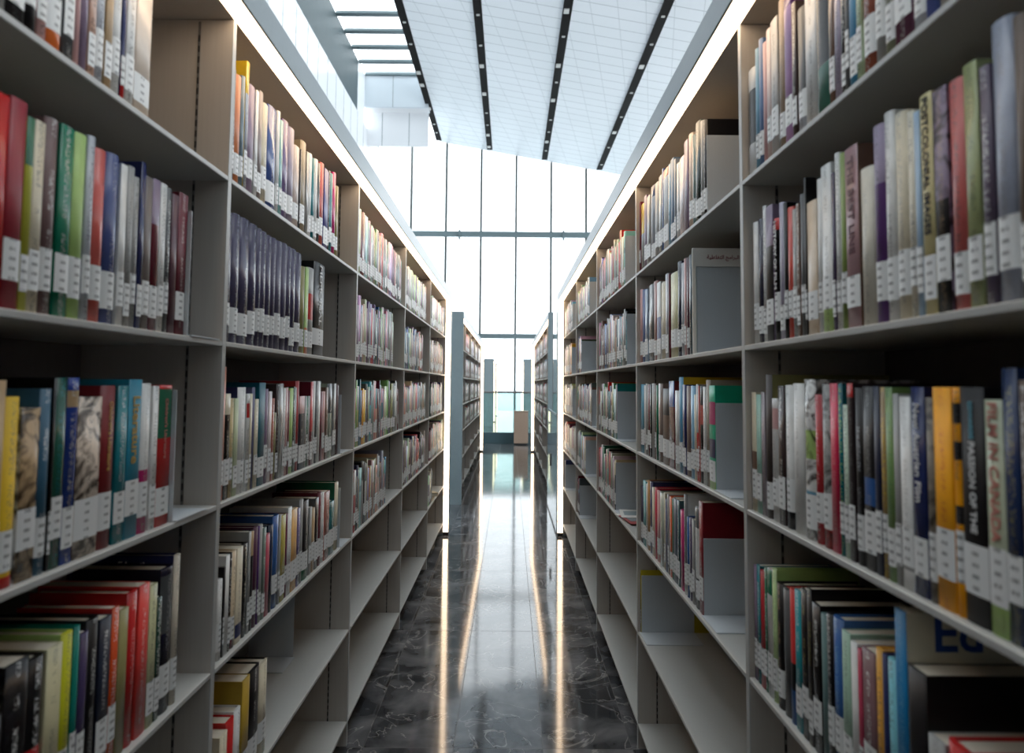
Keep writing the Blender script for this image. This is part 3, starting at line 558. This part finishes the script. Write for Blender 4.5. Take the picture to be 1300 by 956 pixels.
for (side,bay,r,x0,x1,mix,hr) in ROWF:
    s = sg(side); X = s*(W(side)+SPB)
    ya, yb = sorted((onX(x0,SH and proj((X,3+bay,SH[r]+.12))[1],X).y, onX(x1,proj((X,3+bay,SH[r]+.12))[1],X).y))
    lo = Y0+P*(bay-1)+.012; hi = Y0+P*bay-.012
    ya = max(ya, lo); yb = min(yb, hi)
    if side == 'R' and hi-yb < .12: yb = hi
    if side == 'L' and ya-lo < .12: ya = lo
    y = ya; i = 0; rr = random.Random(hash((bay,r,ord(side))) & 0xffff)
    seq = []
    while y < yb-.008:
        t = min(rr.uniform(.013,.042), yb-y)
        seq.append((y, y+t)); y += t
    n = len(seq)
    for j, (a, c) in enumerate(seq):
        f = j/n; f = f if side == 'L' else 1-f
        key = mix[min(len(mix)-1, int(f*len(mix)))] if rr.random() < .72 else rr.choice(mixed)
        col = tuple(max(16, min(235, int(v*rr.uniform(.82,1.15)))) for v in PAL[key])
        o = dict(c=col); 
        if rr.random() < .35: o['b'] = [(rr.choice((0,.3,.6)), rr.choice((.7,.85,1)), rr.choice(mixed+light))]
        if rr.random() < .5: o['t'] = rr.choice(['wh','bk','dg','cr'])
        books.append(spec(side,bay,r,a,c,rr.uniform(*hr),key,o,j if side=='L' else n-1-j))
# rows of the two far bookcases
for side in 'LR':
    for j in range(5):
        for r in range(6):
            rr = random.Random(1000+j*10+r+ord(side)*100)
            if r >= 5 or (r == 4 and rr.random() < .6): continue
            lo = YS2[j]+.012; hi = lo+P*rr.uniform(.62,.95)
            if side == 'R': hi2 = YS2[j+1]-.012; lo = hi2-(hi-lo); hi = hi2
            y = lo; i = 0
            while y < hi-.01:
                t = min(rr.uniform(.015,.045), hi-y); key = rr.choice(mixed if r else light)
                if r == 0 and j < 2 and rr.random() < .3: key = 'rd'
                col = tuple(max(16, min(235, int(v*rr.uniform(.8,1.1)))) for v in PAL[key])
                bkk = spec(side,9+j,r,y,y+t,rr.uniform(.2,.26),key,dict(c=col),i); books.append(bkk); y += t; i += 1

def book_parts(bk):
    """cover, pages and call-number label; x = out into the aisle, y = thickness, z = up"""
    h, t, d, o = bk['h'], bk['t'], bk['d'], bk['o']
    big = bk['big']
    seed = random.Random(int(bk['y']*1e5)+bk['r'])
    rough = .75 if o.get('m') else seed.uniform(.0,.5)
    c = lambda q: (*lin(PAL[q] if isinstance(q, str) else q), rough)
    side = c(o['s']) if o.get('s') else c(bk['col'])
    tcol = o.get('t')
    if tcol is None and seed.random() < .45 and t > .010 and not (o.get('T') or o.get('AR')): tcol = 'wh' if sum(bk['col']) < 360 else 'dg'
    ttl = (*lin(PAL[tcol]), seed.uniform(.05,1)) if tcol else (0,0,0,0)
    tb = min(.0024, t*.22); hard = seed.random() < .55 or o.get('set')
    bul = min(.0055, t*.22) if hard else min(.0015, t*.08)
    n = 6 if big else 3
    arc = [(-bul*(1-math.cos(math.radians(a)))/(1-math.cos(math.radians(62))) , math.sin(math.radians(a))/math.sin(math.radians(62))*t/2) for a in [-62+124*i/n for i in range(n+1)]]
    arc = [(x - 0.0, y) for x, y in arc]
    bands = sorted(o.get('b', []), key=lambda q: q[0])
    cuts = sorted({0, 1, *[q[0] for q in bands], *[q[1] for q in bands]})
    cv = MB()
    for za, zb in zip(cuts, cuts[1:]):
        zm = (za+zb)/2; col = c(bk['col'])
        for (p, q, k) in bands:
            if p <= zm <= q: col = c(k)
        for (x0,y0),(x1,y1) in zip(arc, arc[1:]):
            cv.face([(x0,y0,za*h),(x1,y1,za*h),(x1,y1,zb*h),(x0,y0,zb*h)], 0, col, ttl if .14 < zm < .97 or len(cuts) < 4 else (0,0,0,0), [(y0,za*h),(y1,za*h),(y1,zb*h),(y0,zb*h)], True)
    xs = arc[0][0]; yi = t/2-tb; xi = xs-.003
    for s in (-1, 1):
        y = s*t/2; ys = s*yi
        cv.face([(-d,y,0),(xs,y,0),(xs,y,h),(-d,y,h)][::(1 if s < 0 else -1)], 0, side)
        cv.face([(-d,ys,0),(xi,ys,0),(xi,ys,h),(-d,ys,h)][::(-1 if s < 0 else 1)], 0, side)
        cv.face([(-d,y,0),(-d,y,h),(-d,ys,h),(-d,ys,0)][::(1 if s < 0 else -1)], 0, side)
        for z, k in ((0,-1),(h,1)):
            cv.face([(-d,y,z),(xs,y,z),(xi,ys,z),(-d,ys,z)][::(1 if s*k < 0 else -1)], 0, side)
    cv.face([(xi,-yi,0),(xi,yi,0),(xi,yi,h),(xi,-yi,h)][::-1], 0, side)
    for z, k in ((0,-1),(h,1)):
        pts = [(x,y,z) for x,y in arc]+[(xi,yi,z),(xi,-yi,z)]
        cv.face(pts[::(1 if k > 0 else -1)], 0, c(bk['col']))
    pg = MB(); pg.box((-d+.004,-yi+.0002,.003),(xi-.0004,yi-.0002,h-(.0035 if hard else .0006)))
    lb = None
    if (o.get('set') or seed.random() < .86 or big and bk['vis'] > 6000) and not o.get('nolabel'):
        lb = MB(); z0 = .016+seed.uniform(0,.022); z1 = z0+seed.uniform(.044,.056)
        k = .0005
        for (x0,y0),(x1,y1) in zip(arc, arc[1:]):
            lb.face([(x0+k,y0,z0),(x1+k,y1,z0),(x1+k,y1,z1),(x0+k,y0,z1)], 0, (1,1,1,0), (0,0,0,0), [(y0,z0),(y1,z0),(y1,z1),(y0,z1)], True)
    return cv, pg, lb
# size of each book in the photograph
def vis(bk):
    s = sg(bk['side']); X = s*(W(bk['side'])+SPB); a = []
    for y in (bk['y']-bk['t']/2, bk['y']+bk['t']/2):
        if y < .05: return 0
        for z in (0, bk['h']): a.append(proj((X,y,SH[bk['r']]+z)))
    x0 = max(0, min(p[0] for p in a)); x1 = min(1300, max(p[0] for p in a)); y0 = max(0, min(p[1] for p in a)); y1 = min(956, max(p[1] for p in a))
    if x1 <= x0 or y1 <= y0: return 0
    return (x1-x0)*(y1-y0)
for bk in books: bk['vis'] = vis(bk)
order = sorted(range(len(books)), key=lambda i: -books[i]['vis'])
single = {i for i in order[:299] if books[i]['vis'] > 0 and books[i]['bay'] < 9}
for i, bk in enumerate(books): bk['big'] = i in single

# words for the labels
def cname(bk):
    return NAMES[bk['key']]
ROWN = ['top shelf', 'second shelf down', 'third shelf down', 'fourth shelf down', 'fifth shelf down']
BAYN = {('L',0):'nearest left bay',('L',1):'second left bay',('L',2):'third left bay',('L',3):'fourth left bay',('R',0):'nearest right bay',('R',1):'second right bay',('R',2):'third right bay',('R',3):'fourth right bay',('L',4):'fifth left bay',('R',4):'fifth right bay'}
ORD = ['first','second','third','fourth','fifth','sixth','seventh','eighth','ninth','tenth','eleventh','twelfth','thirteenth','fourteenth','fifteenth','sixteenth','seventeenth','eighteenth','nineteenth','twentieth']
byrow = {}
for i, bk in enumerate(books): byrow.setdefault((bk['side'],bk['bay'],bk['r']), []).append(i)
for k in byrow: byrow[k].sort(key=lambda i: books[i]['y'] if k[0] == 'L' else -books[i]['y'])   # left to right in the photo
labels = {}
def cands(i):
    bk = books[i]; k = (bk['side'],bk['bay'],bk['r']); L = byrow[k]; p = L.index(i)
    place = '%s, %s' % (ROWN[bk['r']], BAYN[k[:2]])
    a = cname(books[L[p-1]]) if p > 0 else None; c = cname(books[L[p+1]]) if p < len(L)-1 else None
    nm = cname(bk); th = 'thick ' if bk['t'] > .034 else ('slim ' if bk['t'] < .014 else '')
    ti = bk['o'].get('T'); out = []
    if bk['o'].get('set'):
        return ['dark slate volume, %s of its matching set from left, %s' % (ORD[p], place)]
    if 0:
        return ['dark slate volume, %s from the left of its matching set, %s' % (ORD[p], place)]
    if ti: out.append('%s%s book titled %s, %s' % (th, nm, ti[0], place))
    bd = bk['o'].get('b'); 
    wi = (' with %s band' % NAMES[bd[0][2]]) if bd and isinstance(bd[0][2], str) and NAMES[bd[0][2]] != nm else ''
    if a and c: out.append('%s%s book between %s and %s ones, %s' % (th, nm, a, c, place))
    elif a: out.append('%s%s book last in row after %s one, %s' % (th, nm, a, place))
    elif c: out.append('%s%s book first in row before %s one, %s' % (th, nm, c, place))
    if wi and a and c: out.append('%s book%s between %s and %s, %s' % (nm, wi, a, c, place))
    q = len(L)-1-p
    out.append(('%s book, %s from left, %s' % (nm, ORD[p], place)) if p < 20 else ('%s book, %s from right, %s' % (nm, ORD[q], place)))
    return out
cand = {i: cands(i) for i in single}
allc = {}
for i in range(len(books)):
    if books[i]['bay'] < 5:
        for c in cands(i): allc[c] = allc.get(c, 0)+1
for i in single:
    ch = [c for c in cand[i] if allc[c] == 1 and len(c.split()) <= 16]
    labels[i] = ch[0] if ch else cand[i][-1]

INK = {'gold':M_GOLD,'white':M_INKW,'rose':M_INKRO,'maroon':mat('ink_maroon',(96,40,58),.5),'black':M_INK,'teal':M_INKG}
rest = MB()
for i, bk in enumerate(books):
    s = sg(bk['side']); X = s*(W(bk['side'])+SPB); z = SH[bk['r']]+.0004
    rz = 0 if bk['side'] == 'L' else math.pi
    cv, pg, lb = book_parts(bk)
    if not bk['big']:
        M = Matrix.Translation((X,bk['y'],z)) @ Matrix.Rotation(rz, 4, 'Z')
        pg.m = [1]*len(pg.m)
        rest.add(cv.tf(M)); rest.add(pg.tf(M))
        if lb: lb.m = [2]*len(lb.m); rest.add(lb.tf(M))
        continue
    root = empty('book', (X,bk['y'],z), rz)
    tag(root, labels[i], 'book', 'books on the %s, %s' % (ROWN[bk['r']], BAYN[(bk['side'],bk['bay'])]))
    cv.build('cover', M_PICT if bk['o'].get('pic') else M_COVER, root, True)
    pg.build('page_block', M_PAGES, root)
    if lb: lb.build('call_number_label', M_LABEL, root, True)
    o = bk['o']; h = bk['h']; t = bk['t']
    if o.get('T'):
        txt, ink = o['T']
        usable = h*.60 if o.get('T2') is None else h*.40
        L = .62*len(txt); size = min(usable/L*1.12, t*.78)
        sq = usable/(size*.56*len(txt)); sq = max(.55, min(1.25, sq))
        # reading from the top down, facing the aisle
        M = Matrix.Translation((.0009,0,.088+(h-.088)*(.5 if o.get('T2') is None else .33))) @ Matrix(((0,0,1,0),(0,1,0,0),(-1,0,0,0),(0,0,0,1)))
        text_mesh('title', txt, size, INK[ink], root, M, .0003, squeeze=sq)
        if o.get('T2'):
            M = Matrix.Translation((.0009,0,h*.86)) @ Matrix(((0,0,1,0),(0,1,0,0),(-1,0,0,0),(0,0,0,1)))
            text_mesh('title', o['T2'][0], t*.22, INK[o['T2'][1]], root, M, .0003)
    if o.get('ED'):
        M = Matrix.Translation((-.063,t/2+.0006,h-.025)) @ Matrix.Rotation(math.pi,4,'Z') @ Matrix.Rotation(math.pi/2,4,'X')
        text_mesh('cover_title', 'Ed', .062, M_INKB, root, M, .0003)
    if bk['side'] == 'L' and bk['r'] == 3 and bk['bay'] == 0 and bk['idx'] == 19-1:
        M = Matrix.Translation((-.07,-t/2-.0006,h-.017)) @ Matrix.Rotation(math.pi/2,4,'X')
        text_mesh('cover_title', 'Education', .016, M_INKW, root, M, .0003)
if rest.f:
    o = rest.build('books', [M_COVER, M_PAGES, M_LABEL], None, True)
    tag(o, 'rows of smaller books farther down both sides of the aisle', 'books', kind='stuff')

# ------------------------------------------------------------------ bookends
def bookend(side, r, y, d0, d1, hh, label, base=.12, dirn=-1, sign=False):
    s = sg(side); X = s*W(side); z = SH[r]+.0004
    root = empty('bookend', (X,y,z)); tag(root, label, 'bookend', 'steel bookends on the shelves')
    mb = MB(); mb.box((s*d0,-.001,0),(s*d1,.001,hh)); bev(mb.build('upright_plate', M_BEND, root), .0006)
    mb = MB(); mb.box((s*(d0-.006),min(dirn*.002,dirn*base),0),(s*d1,max(dirn*.002,dirn*base),.0022)); mb.build('foot_plate', M_BEND, root)
    if sign:
        mb = MB(); mb.box((s*(d0-.004),-.0035,hh-.045),(s*d1,.003,hh+.003)); mb.build('sign_card', M_PAPER, root)
        mb = MB(); mb.box((s*(d0-.012),-.0035,.0),(s*(d0-.002),.003,hh+.003)); bev(mb.build('sign_edge', M_PAPER, root), .001)
        # the two Arabic words, in presentation forms set from left to right
        w1 = '\uFE8D\uFEDF\uFE92\uFEAE\uFE8D\uFEE3\uFE9E'; w2 = '\uFE8D\uFEDF\uFE98\uFED4\uFE8E\uFECB\uFEE0\uFEF4\uFE94'
        body = w2[::-1] + ' ' + w1[::-1]
        M = Matrix.Translation((s*.084,-.0038,hh-.021)) @ Matrix.Rotation(math.pi/2,4,'X')
        text_mesh('sign_text', body, .0135, M_INKR, root, M, .0002)
    return root
def yx(side, r, u, dv=.1):
    X = sg(side)*(W(side)+SPB); Y = 2.0
    for _ in range(4): Y = onX(u, proj((X,Y,SH[r]+dv))[1], X).y
    return Y
def yend(side, bay, r):
    L = byrow[(side,bay,r)]
    return min(books[i]['y']-books[i]['t']/2 for i in L)-.0022 if side == 'R' else max(books[i]['y']+books[i]['t']/2 for i in L)+.0022
bookend('R',0+0,yend('R',1,0),.012,.235,.20,'steel bookend beside dark books, top shelf, second right bay')
bookend('R',1,yend('R',1,1)-.003,.016,.235,max(books[i]['h'] for i in byrow[('R',1,1)] if books[i]['idx'] == 15)+.002,'steel bookend with white Arabic sign, second shelf down, second right bay', sign=True)
bookend('R',2,yend('R',1,2),.012,.235,.20,'steel bookend before the green book, third shelf down, second right bay')
bookend('R',3,yend('R',1,3),.012,.235,.185,'steel bookend before the thick maroon book, fourth shelf down, second right bay')
bookend('R',4,yend('R',1,4),.012,.20,.20,'steel bookend holding a yellow book alone, fifth shelf down, second right bay')
for bay, nm in ((2,'third'),(3,'fourth'),(4,'fifth')):
    for r in range(4):
        if (bay, r) in ((4,3),): continue
        bookend('R',r,yend('R',bay,r),.012,.235,.212,'steel bookend ending the %s, %s right bay' % (ROWN[r], nm))
bookend('R',4,yend('R',3,4),.012,.235,.20,'steel bookend on the nearly empty fifth shelf down, fourth right bay')
bookend('R',4,Y0+P*4-.1,.012,.235,.20,'steel bookend below a dark blue folder, fifth shelf down, fifth right bay')
bookend('L',1,yend('L',0,1),.004,.23,.225,'steel bookend closing the row after a maroon book, second shelf down, nearest left bay', dirn=1)
bookend('L',2,yend('L',0,2),.004,.23,.225,'steel bookend after the red and green book, third shelf down, nearest left bay', dirn=1)
bookend('L',2,yend('L',1,2),.004,.23,.20,'steel bookend closing the full row, third shelf down, second left bay', dirn=1)
bookend('L',3,yend('L',1,3),.006,.23,.20,'steel bookend after the cream and green book, fourth shelf down, second left bay', dirn=1)
bookend('L',1,yend('L',1,1),.03,.23,.10,'low steel bookend after the black book, second shelf down, second left bay', dirn=1)
q = onZ(372,835,SH[4])
bookend('L',4,q.y,-q.x-WL,.262,.20,'steel bookend standing free on the fifth shelf down, second left bay', dirn=-1)

# brochures lying at the foot of the bookend, third right bay
for k, (dy, rz, m) in enumerate(((.10,.25,M_PAPER),(.16,.12,mat('brochure_red',(170,80,80),.4)),(.06,-.1,M_PAPER))):
    yy = yend('R',2,3)-.12
    root = empty('brochure', (WR+.075,yy-dy+.04,SH[3]+.003+.004*k), rz)
    tag(root, ['bottom pale brochure lying flat before the third right bay bookend','red brochure in the middle of the small flat pile, third right bay','top pale brochure with dark print on the flat pile, third right bay'][k], 'brochure', 'brochures lying on the fourth shelf down')
    mb = MB(); mb.box((-.065,-.09,0),(.065,.09,.0022)); mb.build('pages', m, root)
    mb = MB(); mb.box((-.05,-.04,.0022),(.03,.05,.0026)); mb.build('picture', M_ENDP, root)
# dark blue folder on top of the far right bookend and two pale books lying in the far left bay
root = tag(empty('folder', (WR+.13,Y0+P*4-.06,SH[4]+.0004)), 'dark blue folder standing behind a bookend, fifth shelf down, fifth right bay', 'folder')
mb = MB(); mb.box((-.115,-.02,0),(.105,.02,.235)); bev(mb.build('cover', mat('folder_blue',(44,56,110),.4), root), .003, 2)
for k in range(2):
    root = tag(empty('book', (-WL-.06,Y0+P*3+.42+.04*k,SH[4]+.001+.031*k), .5*k), ['lower pale book lying flat on the fifth shelf down, fifth left bay','upper pale book lying askew on another, fifth left bay'][k], 'book', 'pale books lying flat')
    mb = MB(); mb.box((-.05,-.1,0),(.05,.1,.003)); mb.box((-.05,-.1,.025),(.05,.1,.028)); mb.box((.047,-.1,.003),(.05,.1,.025)); mb.build('cover', mat('pale_cover_%d'%k,(216,196,160),.5), root)
    mb = MB(); mb.box((-.047,-.097,.0032),(.0465,.097,.0248)); mb.build('page_block', M_PAGES, root)

# ------------------------------------------------------------------ light
wd = bpy.data.worlds.new('overcast'); scn.world = wd; wd.use_nodes = True; t = wd.node_tree; t.nodes.clear()
o = t.nodes.new('ShaderNodeOutputWorld'); bg = t.nodes.new('ShaderNodeBackground'); bg.inputs[0].default_value = (.93,.97,1,1); bg.inputs[1].default_value = 3.9
t.links.new(bg.outputs[0], o.inputs[0])
scn.view_settings.view_transform = 'Standard'; scn.view_settings.look = 'None'; scn.view_settings.gamma = 1; scn.view_settings.use_curve_mapping = False
scn.view_settings.exposure = 0.18
scn.cycles.max_bounces = 8; scn.cycles.diffuse_bounces = 4; scn.cycles.glossy_bounces = 4; scn.cycles.transparent_max_bounces = 16
scn.cycles.caustics_reflective = False; scn.cycles.caustics_refractive = False
scn.cycles.sample_clamp_indirect = 6
